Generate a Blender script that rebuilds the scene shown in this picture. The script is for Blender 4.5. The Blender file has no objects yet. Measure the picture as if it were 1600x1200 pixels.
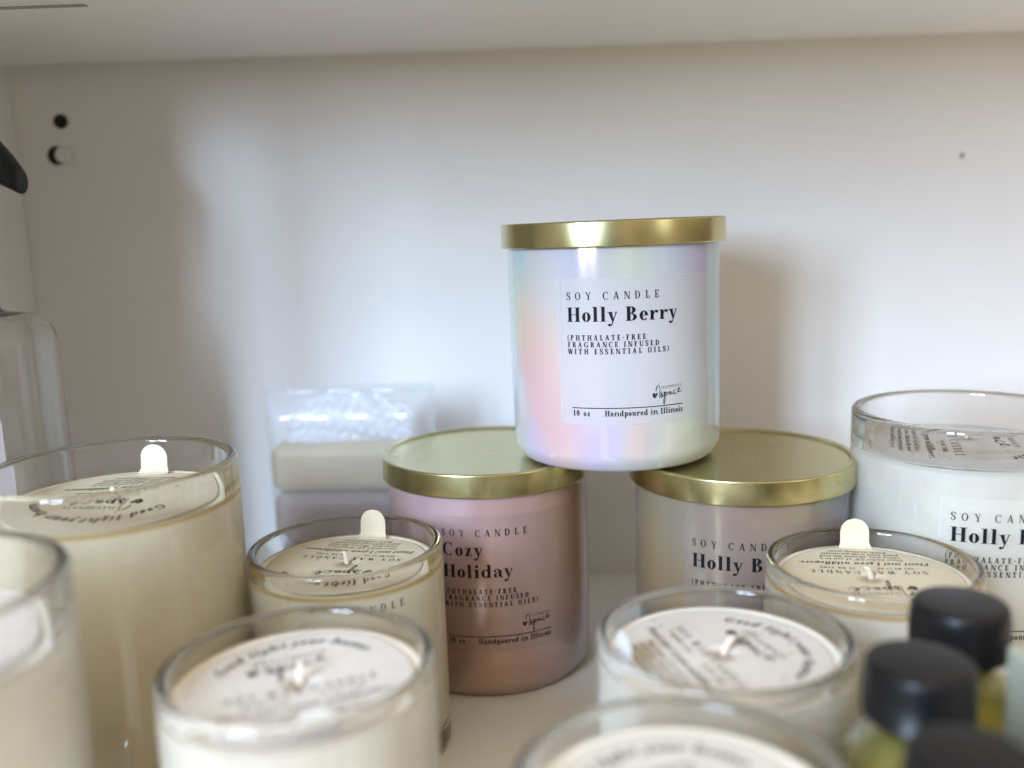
import bpy, math, random
from mathutils import Vector, Matrix
random.seed(7)
MM = 0.001
sc = bpy.context.scene
COL = sc.collection

# ------------------------------------------------------------------ camera
def look_cam():
    cd = bpy.data.cameras.new('camera'); co = bpy.data.objects.new('camera', cd); COL.objects.link(co)
    pit, roll = 0.1671, 0.035
    f = Vector((0, math.cos(pit), -math.sin(pit))); u = Vector((0, math.sin(pit), math.cos(pit))); r = Vector((1, 0, 0))
    R = r*math.cos(roll) - u*math.sin(roll); U = r*math.sin(roll) + u*math.cos(roll)
    m = Matrix((R, U, -f)).transposed().to_4x4(); m.translation = Vector((0, 0, 183.84*MM))
    co.matrix_world = m
    cd.sensor_width = 36; cd.lens = 1432.7/1600*36
    cd.clip_start = 0.01; cd.clip_end = 50
    cd.dof.use_dof = True; cd.dof.focus_distance = 0.332; cd.dof.aperture_fstop = 4.6
    sc.camera = co
look_cam()

# ------------------------------------------------------------------ light
def make_world():
    w = bpy.data.worlds.new('World'); sc.world = w; w.use_nodes = True
    n, l = w.node_tree.nodes, w.node_tree.links; n.clear()
    out = n.new('ShaderNodeOutputWorld'); bg = n.new('ShaderNodeBackground'); bg.inputs[1].default_value = WORLD_STRENGTH
    tc = n.new('ShaderNodeTexCoord'); sep = n.new('ShaderNodeSeparateXYZ'); l.new(tc.outputs['Generated'], sep.inputs[0])
    cr = n.new('ShaderNodeValToRGB'); mr = n.new('ShaderNodeMapRange'); mr.inputs[1].default_value = -1; mr.inputs[2].default_value = 1
    l.new(sep.outputs[2], mr.inputs[0]); l.new(mr.outputs[0], cr.inputs[0])
    e = cr.color_ramp.elements; e[0].position = .25; e[0].color = (1.25, 1.06, .82, 1); e[1].position = .85; e[1].color = (.98, .82, .60, 1)
    e2 = e.new(.5); e2.color = (.38, .30, .215, 1)
    nz = n.new('ShaderNodeTexNoise'); nz.inputs['Scale'].default_value = 2.2; nz.inputs['Detail'].default_value = 1.5
    l.new(tc.outputs['Generated'], nz.inputs['Vector'])
    m2 = n.new('ShaderNodeMapRange'); m2.inputs[1].default_value = .38; m2.inputs[2].default_value = .64; m2.inputs[3].default_value = .2; m2.inputs[4].default_value = 1.8
    l.new(nz.outputs[0], m2.inputs[0])
    mx = n.new('ShaderNodeVectorMath'); mx.operation = 'SCALE'; l.new(cr.outputs[0], mx.inputs[0]); l.new(m2.outputs[0], mx.inputs['Scale'])
    l.new(mx.outputs[0], bg.inputs[0]); l.new(bg.outputs[0], out.inputs[0])
WORLD_STRENGTH = 0.86
make_world()
def area(name, loc, target, sx, sy, energy, color):
    ld = bpy.data.lights.new(name, 'AREA'); ld.shape = 'RECTANGLE'; ld.size = sx; ld.size_y = sy; ld.energy = energy; ld.color = color
    o = bpy.data.objects.new(name, ld); COL.objects.link(o); o.location = loc
    d = Vector(target) - Vector(loc); o.rotation_euler = d.to_track_quat('-Z', 'Y').to_euler()
    return o
area('window_light', (-0.69, -1.03, 0.68), (-0.02, .42, .16), .20, .84, 23, (.57, .74, 1.0))
area('window_light', (-1.00, -1.00, 0.68), (0.02, .42, .16), .22, .84, 31, (.57, .74, 1.0))
area('right_light', (1.5, -1.1, 0.75), (0.05, .42, .14), .5, .8, 2.5, (.85, .92, 1.0))  # weak cool light from the right
area('ceiling_lamp', (0.2, -0.55, 1.5), (0.0, .25, .05), .4, .4, 6, (1.0, .76, .48))
sc.view_settings.view_transform = 'Standard'; sc.view_settings.look = 'None'
sc.view_settings.exposure = 0.15; sc.view_settings.gamma = 1; sc.view_settings.use_curve_mapping = False
sc.cycles.max_bounces = 16; sc.cycles.transmission_bounces = 14; sc.cycles.transparent_max_bounces = 12
sc.cycles.diffuse_bounces = 5; sc.cycles.glossy_bounces = 6
sc.cycles.sample_clamp_indirect = 14.0
sc.cycles.use_denoising = True

# ------------------------------------------------------------------ materials
def mat(name, color=(.8, .8, .8), rough=.5, metal=0, trans=0, ior=1.5, coat=0, coat_rough=.05, sss=0, sss_r=(1, .8, .5), alpha=1, spec=.5, aniso=0):
    m = bpy.data.materials.new(name); m.use_nodes = True
    b = m.node_tree.nodes['Principled BSDF']; i = b.inputs
    i['Base Color'].default_value = (*color, 1); i['Roughness'].default_value = rough; i['Metallic'].default_value = metal
    i['Transmission Weight'].default_value = trans; i['IOR'].default_value = ior
    i['Coat Weight'].default_value = coat; i['Coat Roughness'].default_value = coat_rough
    i['Subsurface Weight'].default_value = sss; i['Subsurface Radius'].default_value = sss_r; i['Subsurface Scale'].default_value = .004
    i['Alpha'].default_value = alpha; i['Specular IOR Level'].default_value = spec; i['Anisotropic'].default_value = aniso
    m.diffuse_color = (*color, 1)
    return m
def nodes(m): return m.node_tree.nodes, m.node_tree.links, m.node_tree.nodes['Principled BSDF']
def add_noise_color(m, c1, c2, scale, detail=3, lo=.35, hi=.65, coord='Object', stretch=(1, 1, 1)):
    n, l, b = nodes(m)
    tc = n.new('ShaderNodeTexCoord'); mp = n.new('ShaderNodeMapping'); mp.inputs['Scale'].default_value = stretch
    nz = n.new('ShaderNodeTexNoise'); nz.inputs['Scale'].default_value = scale; nz.inputs['Detail'].default_value = detail
    cr = n.new('ShaderNodeValToRGB'); e = cr.color_ramp.elements
    e[0].position = lo; e[0].color = (*c1, 1); e[1].position = hi; e[1].color = (*c2, 1)
    l.new(tc.outputs[coord], mp.inputs[0]); l.new(mp.outputs[0], nz.inputs['Vector']); l.new(nz.outputs[0], cr.inputs[0]); l.new(cr.outputs[0], b.inputs['Base Color'])
    return cr
def add_bump(m, scale, strength, dist=.0005, detail=4, stretch=(1, 1, 1)):
    n, l, b = nodes(m)
    tc = n.new('ShaderNodeTexCoord'); mp = n.new('ShaderNodeMapping'); mp.inputs['Scale'].default_value = stretch
    nz = n.new('ShaderNodeTexNoise'); nz.inputs['Scale'].default_value = scale; nz.inputs['Detail'].default_value = detail
    bp = n.new('ShaderNodeBump'); bp.inputs['Strength'].default_value = strength; bp.inputs['Distance'].default_value = dist
    l.new(tc.outputs['Object'], mp.inputs[0]); l.new(mp.outputs[0], nz.inputs['Vector']); l.new(nz.outputs[0], bp.inputs['Height']); l.new(bp.outputs[0], b.inputs['Normal'])
    return bp

M = {}
M['paint'] = mat('white_paint', (.85, .83, .80), .34, coat=.25, coat_rough=.22)
add_noise_color(M['paint'], (.83, .81, .78), (.87, .85, .82), 9, 4)
add_bump(M['paint'], 160, .25, .0004, 5)
M['board'] = mat('white_board', (.76, .72, .67), .38)
add_noise_color(M['board'], (.73, .69, .64), (.78, .74, .69), 14, 5, stretch=(.3, 1, 1))
add_bump(M['board'], 220, .2, .0003, 4)
M['glass'] = mat('clear_glass', (1, 1, 1), 0.0, trans=1, ior=1.48)
M['glass_g'] = mat('bottle_glass', (.92, .955, .93), 0.0, trans=1, ior=1.5)
add_bump(M['glass_g'], 28, .25, .003, 1)
M['ink'] = mat('black_ink', (.008, .008, .010), .6, spec=.12)
M['ink_brown'] = mat('brown_black_ink', (.02, .010, .009), .6, spec=.12)
M['gold'] = mat('brushed_gold', (.56, .50, .255), .27, metal=1)
def gold_detail(m):
    n, l, b = nodes(m)
    tc = n.new('ShaderNodeTexCoord'); nz = n.new('ShaderNodeTexNoise'); nz.inputs['Scale'].default_value = 38; nz.inputs['Detail'].default_value = 2
    l.new(tc.outputs['Object'], nz.inputs['Vector'])
    mr = n.new('ShaderNodeMapRange'); mr.inputs[1].default_value = .35; mr.inputs[2].default_value = .65; mr.inputs[3].default_value = .235; mr.inputs[4].default_value = .275
    l.new(nz.outputs[0], mr.inputs[0]); l.new(mr.outputs[0], b.inputs['Roughness'])
gold_detail(M['gold'])
M['wax_cream'] = mat('cream_wax', (.80, .70, .49), .45, sss=.35)
M['wax_white'] = mat('white_wax', (.86, .82, .73), .45, sss=.35)
M['wax_pale'] = mat('pale_wax', (.84, .77, .62), .45, sss=.35)
def wax_ring(m, base, rim, ztop, rad):
    # the oily amber line the cooled wax leaves against the glass, and soft clouding of the wax
    n, l, b = nodes(m)
    tc = n.new('ShaderNodeTexCoord'); sp = n.new('ShaderNodeSeparateXYZ'); l.new(tc.outputs['Object'], sp.inputs[0])
    mr = n.new('ShaderNodeMapRange'); mr.inputs[1].default_value = ztop - .0022; mr.inputs[2].default_value = ztop - .0010
    l.new(sp.outputs[2], mr.inputs[0])
    fl = n.new('ShaderNodeVectorMath'); fl.operation = 'MULTIPLY'; fl.inputs[1].default_value = (1, 1, 0); l.new(tc.outputs['Object'], fl.inputs[0])
    ln = n.new('ShaderNodeVectorMath'); ln.operation = 'LENGTH'; l.new(fl.outputs[0], ln.inputs[0])
    gt = n.new('ShaderNodeMath'); gt.operation = 'GREATER_THAN'; gt.inputs[1].default_value = rad; l.new(ln.outputs['Value'], gt.inputs[0])
    am = n.new('ShaderNodeMath'); am.operation = 'MULTIPLY'; l.new(mr.outputs[0], am.inputs[0]); l.new(gt.outputs[0], am.inputs[1])
    nz = n.new('ShaderNodeTexNoise'); nz.inputs['Scale'].default_value = 45; nz.inputs['Detail'].default_value = 6; l.new(tc.outputs['Object'], nz.inputs['Vector'])
    ct = n.new('ShaderNodeMapRange'); ct.inputs[1].default_value = .42; ct.inputs[2].default_value = .68; l.new(nz.outputs[0], ct.inputs[0])
    m0 = n.new('ShaderNodeMix'); m0.data_type = 'RGBA'; m0.inputs[6].default_value = (*base, 1); m0.inputs[7].default_value = (*[c*.90 for c in base], 1)
    l.new(ct.outputs[0], m0.inputs[0])
    mx = n.new('ShaderNodeMix'); mx.data_type = 'RGBA'; mx.inputs[7].default_value = (*rim, 1)
    l.new(am.outputs[0], mx.inputs[0]); l.new(m0.outputs[2], mx.inputs[6]); l.new(mx.outputs[2], b.inputs['Base Color'])
def paper_mat(name, base, fleck):
    m = mat(name, base, .85, spec=.2)
    n, l, b = nodes(m)
    tc = n.new('ShaderNodeTexCoord')
    v = n.new('ShaderNodeTexVoronoi'); v.inputs['Scale'].default_value = 190; l.new(tc.outputs['Object'], v.inputs['Vector'])
    mr = n.new('ShaderNodeMapRange'); mr.inputs[1].default_value = .10; mr.inputs[2].default_value = .17; l.new(v.outputs['Distance'], mr.inputs[0])
    n2 = n.new('ShaderNodeTexNoise'); n2.inputs['Scale'].default_value = 75; n2.inputs['Detail'].default_value = 3; l.new(tc.outputs['Object'], n2.inputs['Vector'])
    m3 = n.new('ShaderNodeMapRange'); m3.inputs[1].default_value = .56; m3.inputs[2].default_value = .60; l.new(n2.outputs[0], m3.inputs[0])
    inv = n.new('ShaderNodeMath'); inv.operation = 'SUBTRACT'; inv.inputs[0].default_value = 1; l.new(mr.outputs[0], inv.inputs[1])
    mu = n.new('ShaderNodeMath'); mu.operation = 'MULTIPLY'; l.new(inv.outputs[0], mu.inputs[0]); l.new(m3.outputs[0], mu.inputs[1])
    n4 = n.new('ShaderNodeTexNoise'); n4.inputs['Scale'].default_value = 260; n4.inputs['Detail'].default_value = 5; l.new(tc.outputs['Object'], n4.inputs['Vector'])
    m4 = n.new('ShaderNodeMix'); m4.data_type = 'RGBA'; m4.inputs[6].default_value = (*base, 1); m4.inputs[7].default_value = (*[c*.86 for c in base], 1); l.new(n4.outputs[0], m4.inputs[0])
    mx = n.new('ShaderNodeMix'); mx.data_type = 'RGBA'; l.new(m4.outputs[2], mx.inputs[6]); mx.inputs[7].default_value = (*fleck, 1)
    l.new(mu.outputs[0], mx.inputs[0]); l.new(mx.outputs[2], b.inputs['Base Color'])
    bp = n.new('ShaderNodeBump'); bp.inputs['Strength'].default_value = .5; bp.inputs['Distance'].default_value = .0003
    l.new(n4.outputs[0], bp.inputs['Height']); l.new(bp.outputs[0], b.inputs['Normal'])
    return m
M['paper_cream'] = paper_mat('cream_seed_paper', (.72, .625, .45), (.42, .30, .16))
M['paper_white'] = paper_mat('white_seed_paper', (.67, .645, .60), (.45, .38, .28))
M['wick'] = mat('waxed_cotton', (.70, .58, .47), .7, sss=.2)
M['black_plastic'] = mat('black_plastic', (.006, .006, .0065), .34, spec=.28)
add_bump(M['black_plastic'], 500, .12, .0002)
M['oil'] = mat('yellow_oil', (.93, .82, .20), 0.05, trans=.72, ior=1.47, sss=.3)
M['lilac_paper'] = mat('lilac_white_paper', (.70, .67, .75), .6)
M['glass_thin'] = mat('thin_clear_glass', (.98, .99, .98), 0.0, trans=1, ior=1.47)
M['green_paper'] = mat('pale_green_paper', (.36, .375, .29), .6)
M['kraft'] = mat('straw_paper_band', (.50, .44, .26), .55)
M['mauve_card'] = mat('mauve_card', (.46, .40, .40), .5)
M['melt'] = mat('mauve_wax', (.40, .30, .25), .5, sss=.2)
M['wax_straw'] = mat('straw_wax', (.50, .385, .18), .5, sss=.2)
M['clear_pet'] = mat('clear_plastic', (.93, .95, 1), .12, alpha=.16, spec=1.0, coat=1, coat_rough=.06)
M['film'] = mat('crumpled_film', (.93, .95, 1), .10, alpha=.30, spec=1.0, coat=1, coat_rough=.08)
M['hole'] = mat('dark_hole', (.01, .006, .005), .8)
M['pin'] = mat('white_pin', (.80, .78, .80), .3)
M['mark'] = mat('scuff', (.42, .36, .30), .7)

def pearl(name, base, spots, noise_seed=0, rough=.13, metal=0, turn=0, gain=1):
    """iridescent coating: its shifting sheen painted as soft patches of tint fixed on the glass. spots: ((angle_deg, z_mm), radius_mm, colour, amount)"""
    m = mat(name, base, rough+.1*(metal > 0), metal=metal, coat=.35, coat_rough=.05, spec=.4)
    n, l, b = nodes(m)
    b.inputs['Thin Film Thickness'].default_value = 430; b.inputs['Thin Film IOR'].default_value = 1.7
    tc = n.new('ShaderNodeTexCoord')
    # warp coordinates a little so that no patch is a perfect circle
    nz = n.new('ShaderNodeTexNoise'); nz.inputs['Scale'].default_value = 22; nz.inputs['Detail'].default_value = 2
    off = n.new('ShaderNodeVectorMath'); off.operation = 'ADD'; off.inputs[1].default_value = (noise_seed, noise_seed*.7, 0); l.new(tc.outputs['Object'], off.inputs[0]); l.new(off.outputs[0], nz.inputs['Vector'])
    sb = n.new('ShaderNodeVectorMath'); sb.operation = 'SUBTRACT'; sb.inputs[1].default_value = (.5, .5, .5); l.new(nz.outputs['Color'], sb.inputs[0])
    sl = n.new('ShaderNodeVectorMath'); sl.operation = 'SCALE'; sl.inputs['Scale'].default_value = .022; l.new(sb.outputs[0], sl.inputs[0])
    ad = n.new('ShaderNodeVectorMath'); ad.operation = 'ADD'; l.new(tc.outputs['Object'], ad.inputs[0]); l.new(sl.outputs[0], ad.inputs[1])
    prev = None
    for (ang, z), rad, col, amt in spots:
        ang += turn; amt *= gain
        a = math.radians(ang); p = (42*MM*math.sin(a), -42*MM*math.cos(a), z*MM*.6)
        mp = n.new('ShaderNodeVectorMath'); mp.operation = 'MULTIPLY'; mp.inputs[1].default_value = (1, 1, .6); l.new(ad.outputs[0], mp.inputs[0])
        d = n.new('ShaderNodeVectorMath'); d.operation = 'DISTANCE'; d.inputs[1].default_value = p; l.new(mp.outputs[0], d.inputs[0])
        r = n.new('ShaderNodeMapRange'); r.interpolation_type = 'SMOOTHERSTEP'; r.inputs[1].default_value = rad*MM*1.35; r.inputs[2].default_value = 0; r.inputs[3].default_value = 0; r.inputs[4].default_value = amt
        l.new(d.outputs['Value'], r.inputs[0])
        mx = n.new('ShaderNodeMix'); mx.data_type = 'RGBA'; mx.inputs[7].default_value = (*col, 1)
        if prev is None: mx.inputs[6].default_value = (*base, 1)
        else: l.new(prev, mx.inputs[6])
        l.new(r.outputs[0], mx.inputs[0]); prev = mx.outputs[2]
    l.new(prev, b.inputs['Base Color'])
    add_bump(m, 55, .12, .0006, 1, (1, 1, .25))
    return m
PINK = (0.688, 0.361, 0.353); PEACH = (0.705, 0.447, 0.327); CYAN = (0.310, 0.568, 0.619); MINT = (0.430, 0.619, 0.396); YEL = (0.636, 0.619, 0.292); LILAC = (0.473, 0.396, 0.705); BLUE = (0.327, 0.430, 0.688); BEIGE = (0.550, 0.516, 0.361)  # sheen colours that are painted into the pearl coating
M['pearl_white'] = pearl('pearl_white_coating', (.535, .49, .475), [
    ((-62, 60), 16, YEL, .55), ((-56, 84), 11, CYAN, .55), ((-20, 82), 12, BLUE, .4), ((8, 80), 13, MINT, .6), ((30, 84), 13, BLUE, .5), ((50, 78), 12, LILAC, .6),
    ((-48, 47), 15, PEACH, .8), ((-42, 28), 19, PINK, .85), ((-30, 12), 14, PINK, .6), ((-10, 8), 12, LILAC, .6), ((-50, 4), 10, LILAC, .5), ((12, 12), 8, PEACH, .6), ((40, 14), 18, BEIGE, .8), ((62, 45), 20, (0.430, 0.396, 0.447), .8), ((20, 45), 20, (0.550, 0.559, 0.576), .6)], 0, turn=-6, gain=.74)
M['pearl_rose_shaded'] = pearl('pearl_rose_shaded_coating', (0.518, 0.332, 0.291), [
    ((-25, 78), 20, (0.538, 0.393, 0.459), .8), ((-50, 60), 22, (0.557, 0.376, 0.367), .8), ((10, 70), 18, (0.518, 0.350, 0.350), .6), ((15, 40), 30, (0.499, 0.288, 0.224), .8), ((60, 62), 22, (0.403, 0.175, 0.108), .9), ((40, 6), 24, (0.461, 0.279, 0.300), .8), ((0, 20), 20, (0.461, 0.270, 0.208), .7)], 3, metal=.35)  # rose tint, with shade and dark reflections put into the colour
M['pearl_shaded'] = pearl('pearl_shaded_coating', (0.240, 0.186, 0.142), [
    ((-50, 66), 22, (0.261, 0.205, 0.114), .7), ((-58, 48), 18, (0.288, 0.192, 0.102), .7), ((-20, 80), 20, (0.247, 0.198, 0.165), .8), ((20, 60), 30, (0.268, 0.186, 0.142), .8), ((58, 74), 16, (0.275, 0.173, 0.216), .8), ((-35, 28), 20, (0.261, 0.166, 0.096), .8)], 5, metal=.15, turn=-14)  # darker coating: shade and dim reflections painted into base and patches
def sticker_mat(name, col, a):
    return mat(name, col, .4, alpha=a, spec=.25)
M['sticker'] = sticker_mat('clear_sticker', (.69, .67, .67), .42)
M['sticker_shaded'] = sticker_mat('clear_sticker_shaded', (.36, .28, .25), .2)  # same sticker with the lower jars' shade put into its colour
M['sticker_cl'] = sticker_mat('clear_sticker_on_wax', (.86, .85, .78), .12)

# ------------------------------------------------------------------ mesh helpers (millimetres in, metres out)
def mesh_obj(name, verts, faces, material, parent=None, smooth=False, loc=None):
    me = bpy.data.meshes.new(name); me.from_pydata([(x*MM, y*MM, z*MM) for x, y, z in verts], [], faces)
    me.validate(); me.update()
    if smooth: me.polygons.foreach_set('use_smooth', [True]*len(me.polygons))
    me.materials.append(material)
    o = bpy.data.objects.new(name, me); COL.objects.link(o)
    if parent: o.parent = parent
    if loc: o.location = [c*MM for c in loc]
    return o
def lathe_data(prof, n=128):
    V, F = [], []; rings = []
    for r, z in prof:
        if r < 1e-6: rings.append([len(V)]); V.append((0, 0, z))
        else:
            rings.append(list(range(len(V), len(V)+n)))
            for k in range(n):
                a = 2*math.pi*k/n; V.append((r*math.cos(a), r*math.sin(a), z))
    for A, B in zip(rings, rings[1:]):
        if len(A) == 1 and len(B) == 1: continue
        for k in range(n):
            k2 = (k+1) % n
            if len(A) == 1: F.append((A[0], B[k2], B[k]))
            elif len(B) == 1: F.append((A[k], A[k2], B[0]))
            else: F.append((A[k], A[k2], B[k2], B[k]))
    return V, F
def fillet(prof, specs):
    """prof: list of (r,z,radius): round every corner that has a radius"""
    out = []
    N = len(prof)
    for i, (x, y, rd) in enumerate(prof):
        if rd <= 0 or i == 0 or i == N-1: out.append((x, y)); continue
        p = Vector((x, y)); a = Vector(prof[i-1][:2]); b = Vector(prof[i+1][:2])
        d1 = (a-p).normalized(); d2 = (b-p).normalized(); half = d1.angle(d2)/2
        t = min(rd/math.tan(half), (a-p).length*.499, (b-p).length*.499); rr = t*math.tan(half)
        c = p + (d1+d2).normalized()*(rr/math.sin(half))
        s = p+d1*t-c; e = p+d2*t-c; a0 = math.atan2(s.y, s.x); a1 = math.atan2(e.y, e.x); da = (a1-a0+math.pi) % (2*math.pi)-math.pi
        for k in range(specs+1):
            an = a0+da*k/specs; out.append((c.x+rr*math.cos(an), c.y+rr*math.sin(an)))
    return out
def lathe(name, prof, material, parent=None, n=128, seg=7, loc=None):
    V, F = lathe_data(fillet(prof, seg), n)
    o = mesh_obj(name, V, F, material, parent, True, loc)
    return o
def box(name, x0, x1, y0, y1, z0, z1, material, parent=None, bevel=0):
    V = [(x, y, z) for z in (z0, z1) for y in (y0, y1) for x in (x0, x1)]
    F = [(0, 2, 3, 1), (4, 5, 7, 6), (0, 1, 5, 4), (2, 6, 7, 3), (0, 4, 6, 2), (1, 3, 7, 5)]
    o = mesh_obj(name, V, F, material, parent)
    if bevel:
        b = o.modifiers.new('bevel', 'BEVEL'); b.width = bevel*MM; b.segments = 3
    return o
def thing(name, x, y, z, label, cat, group=None, rz=0):
    o = bpy.data.objects.new(name, None); COL.objects.link(o); o.empty_display_size = .02
    o.location = (x*MM, y*MM, z*MM); o.rotation_euler.z = rz
    o['label'] = label; o['category'] = cat
    if group: o['group'] = group
    return o
def tag(o, label, cat, group=None):
    o['label'] = label; o['category'] = cat
    if group: o['group'] = group
    return o

# ------------------------------------------------------------------ lettering: a high contrast serif drawn with strokes, cap height 1
def crom(P, per=6):
    if len(P) < 3: return P
    out = []
    Q = [P[0]]+list(P)+[P[-1]]
    for i in range(1, len(Q)-2):
        a, b, c, d = Q[i-1], Q[i], Q[i+1], Q[i+2]
        for k in range(per):
            t = k/per
            out.append(tuple(.5*((2*b[j])+(-a[j]+c[j])*t+(2*a[j]-5*b[j]+4*c[j]-d[j])*t*t+(-a[j]+3*b[j]-3*c[j]+d[j])*t**3) for j in range(3)))
    out.append(tuple(P[-1])); return out
class Pen:
    def __init__(s, w, h): s.w = w; s.h = h; s.P = []
    def rect(s, x0, y0, x1, y1): s.P.append([(x0, y0), (x1, y0), (x1, y1), (x0, y1)])
    def stem(s, x, y0=0, y1=1, w=None): w = w or s.w; s.rect(x, y0, x+w, y1)
    def ser(s, x, y, ext=.09, w=None):      # slab hairline serif under/over a stem whose left is x; y is foot (0) or head (1)
        w = w or s.w; h = s.h
        s.rect(x-ext, y if y < .3 else y-h, x+w+ext, y+h if y < .3 else y)
    def diag(s, x0, y0, x1, y1, w): s.P.append([(x0, y0), (x0+w, y0), (x1+w, y1), (x1, y1)])
    def ring(s, cx, cy, rx, ry, w, h, a0=0, a1=360, n=28):
        pts = []
        for k in range(n+1):
            a = math.radians(a0+(a1-a0)*k/n); c, q = math.cos(a), math.sin(a)
            pts.append(((cx+rx*c, cy+ry*q), (cx+(rx-w)*c, cy+(ry-h)*q)))
        for (o1, i1), (o2, i2) in zip(pts, pts[1:]): s.P.append([o1, o2, i2, i1])
    def st(s, pts, per=6):
        q = crom(pts, per)
        L = []
        for i, (x, y, w) in enumerate(q):
            a = q[max(i-1, 0)]; b = q[min(i+1, len(q)-1)]; dx, dy = b[0]-a[0], b[1]-a[1]; m = math.hypot(dx, dy) or 1
            nx, ny = -dy/m*w/2, dx/m*w/2; L.append(((x+nx, y+ny), (x-nx, y-ny)))
        for (a, b), (c, d) in zip(L, L[1:]): s.P.append([a, b, d, c])
    def dot(s, x, y, r): s.P.append([(x+r*math.cos(t*math.pi/6), y+r*math.sin(t*math.pi/6)) for t in range(12)])
X = .66   # x-height
def glyph(c, w, h):
    p = Pen(w, h); S = p.ser
    if c == ' ': return [], .32
    if c == 'S':
        p.st([(.52, .72, h), (.48, .88, h*1.4), (.32, .985, h*1.3), (.15, .90, w*.75), (.10, .76, w*.95), (.20, .61, w), (.38, .47, w*1.05), (.50, .31, w), (.49, .14, w*.8), (.34, .015, h*1.3), (.16, .08, h*1.2), (.07, .30, h)])
        p.rect(.51, .68, .51+h, 1.0); p.rect(.05, 0, .05+h, .33); return p.P, .60
    if c == 'O': p.ring(.40, .5, .37, .515, w, h); return p.P, .80
    if c == 'C':
        p.ring(.42, .5, .39, .515, w, h, 48, 180, 16); p.ring(.42, .5, .39, .515, w, h, 180, 318, 16); p.rect(.68-h, .68, .68, 1.0)
        return p.P, .76
    if c == 'G':
        p.ring(.42, .5, .39, .515, w, h, 48, 180, 16); p.ring(.42, .5, .39, .515, w, h, 180, 300, 16); p.rect(.68-h, .68, .68, 1.0)
        p.stem(.60, .03, .42); S(.60, 1, .08); p.P.pop(); p.rect(.52, .42-h, .60+w+.06, .42); return p.P, .60+w+.10
    if c == 'Y':
        p.P.append([(.08, 1), (.08+w*1.1, 1), (.36+w*.9, .42), (.36, .42)]); p.P.append([(.62, 1), (.62+h*1.2, 1), (.36+w, .42), (.36+w-h, .42)])
        p.stem(.36, 0, .45); S(.36, 0); S(.04, 1, .04, w*1.1+.06); S(.58, 1, .04, .10); return p.P, .76
    if c == 'A':
        p.diag(.08, 0, .36, 1, h*1.3); p.diag(.66-w*.6, 0, .36-w*.3, 1, w); p.rect(.16, .30, .58, .30+h); S(.06, 0, .05, .08); S(.66-w*.6, 0, .06); return p.P, .72+w*.4
    if c == 'N':
        p.stem(.10, 0, 1, h*1.2); p.stem(.66, 0, 1, h*1.2); p.P.append([(.08, 1), (.08+w*1.15, 1), (.66+h*1.2, 0), (.66-w*.9, 0)] if 0 else [(.09, 1), (.09+w, 1), (.66+h, 0), (.66+h-w, 0)])
        S(.10, 0, .07, h); S(.66, 1, .07, h); S(.05, 1, .05, .06); return p.P, .78
    if c == 'D':
        p.stem(.10); p.ring(.30, .5, .43, .5, w, h, -90, 90, 18); p.rect(.10, 0, .32, h); p.rect(.10, 1-h, .32, 1); S(.10, 0, .07); S(.10, 1, .07); return p.P, .80
    if c == 'L':
        p.stem(.12); S(.12, 0); S(.12, 1); p.rect(.12, 0, .58, h); p.P.append([(.58, 0), (.58, .32), (.58-h, .32), (.58-.10, h)]); return p.P, .64
    if c in 'EF':
        p.stem(.12); S(.12, 0); S(.12, 1); p.rect(.12, 1-h, .58, 1); p.P.append([(.58, 1), (.58, .70), (.58-h, .70), (.48, 1-h)]); p.rect(.12, .50-h/2, .44, .5+h/2); p.rect(.44-h, .38, .44, .62)
        if c == 'E': p.rect(.12, 0, .60, h); p.P.append([(.60, 0), (.60, .32), (.60-h, .32), (.50, h)])
        return p.P, .66 if c == 'E' else .62
    if c == 'H':
        p.stem(.10); p.stem(.56); p.rect(.10, .5-h/2, .6, .5+h/2)
        for x in (.10, .56): S(x, 0, .07); S(x, 1, .07)
        return p.P, .66+w
    if c == 'I': p.stem(.12); S(.12, 0); S(.12, 1); return p.P, .24+w
    if c in 'PR':
        p.stem(.10); S(.10, 0, .07); S(.10, 1, .07); p.ring(.32, .745, .31, .255, w, h, -90, 90, 14); p.rect(.10, 1-h, .34, 1); p.rect(.10, .49, .34, .49+h)
        if c == 'R': p.st([(.36, .49, w*.6), (.50, .40, w*.95), (.53, .18, w), (.60, .02, h*1.6), (.72, .05, h)])
        return p.P, .68 if c == 'P' else .76
    if c == 'B':
        p.stem(.10); S(.10, 0, .07); S(.10, 1, .07); p.ring(.32, .755, .28, .245, w, h, -90, 90, 14); p.ring(.32, .265, .34, .265, w, h, -90, 90, 14)
        p.rect(.10, 1-h, .34, 1); p.rect(.10, .51, .34, .51+h); p.rect(.10, 0, .34, h); return p.P, .74
    if c == 'T':
        p.stem(.33-w/2+.02); S(.33-w/2+.02, 0, .10); p.rect(.04, 1-h, .66, 1); p.rect(.04, .70, .04+h, 1); p.rect(.66-h, .70, .66, 1); return p.P, .70
    if c == 'U':
        p.stem(.10, .28); p.stem(.62, .28, 1, h); p.ring(.10+(.52+h)/2, .28, (.52+h)/2, .29, w, h, 180, 360, 16); S(.10, 1, .07); S(.62, 1, .07, h); return p.P, .78
    if c == 'W':
        p.diag(.24, 0, .04, 1, w); p.diag(.24+w*.5, 0, .44, 1, h*1.2); p.diag(.62, 0, .42, 1, w); p.diag(.62+w*.5, 0, .86, 1, h*1.2)
        S(.04, 1, .04); S(.82, 1, .04, .08); S(.42, 1, .02); return p.P, .96
    if c == 'M':
        p.stem(.10, 0, 1, h*1.2); p.P.append([(.10, 1), (.10+w, 1), (.46+h, 0), (.46-h, 0)]); p.diag(.44, 0, .76-h, 1, h*1.2); p.stem(.76, 0, 1, w); S(.10, 0, .06, h); S(.76, 0, .06); S(.76, 1, .06); S(.06, 1, .03, .06); return p.P, .90+w*.4
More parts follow.
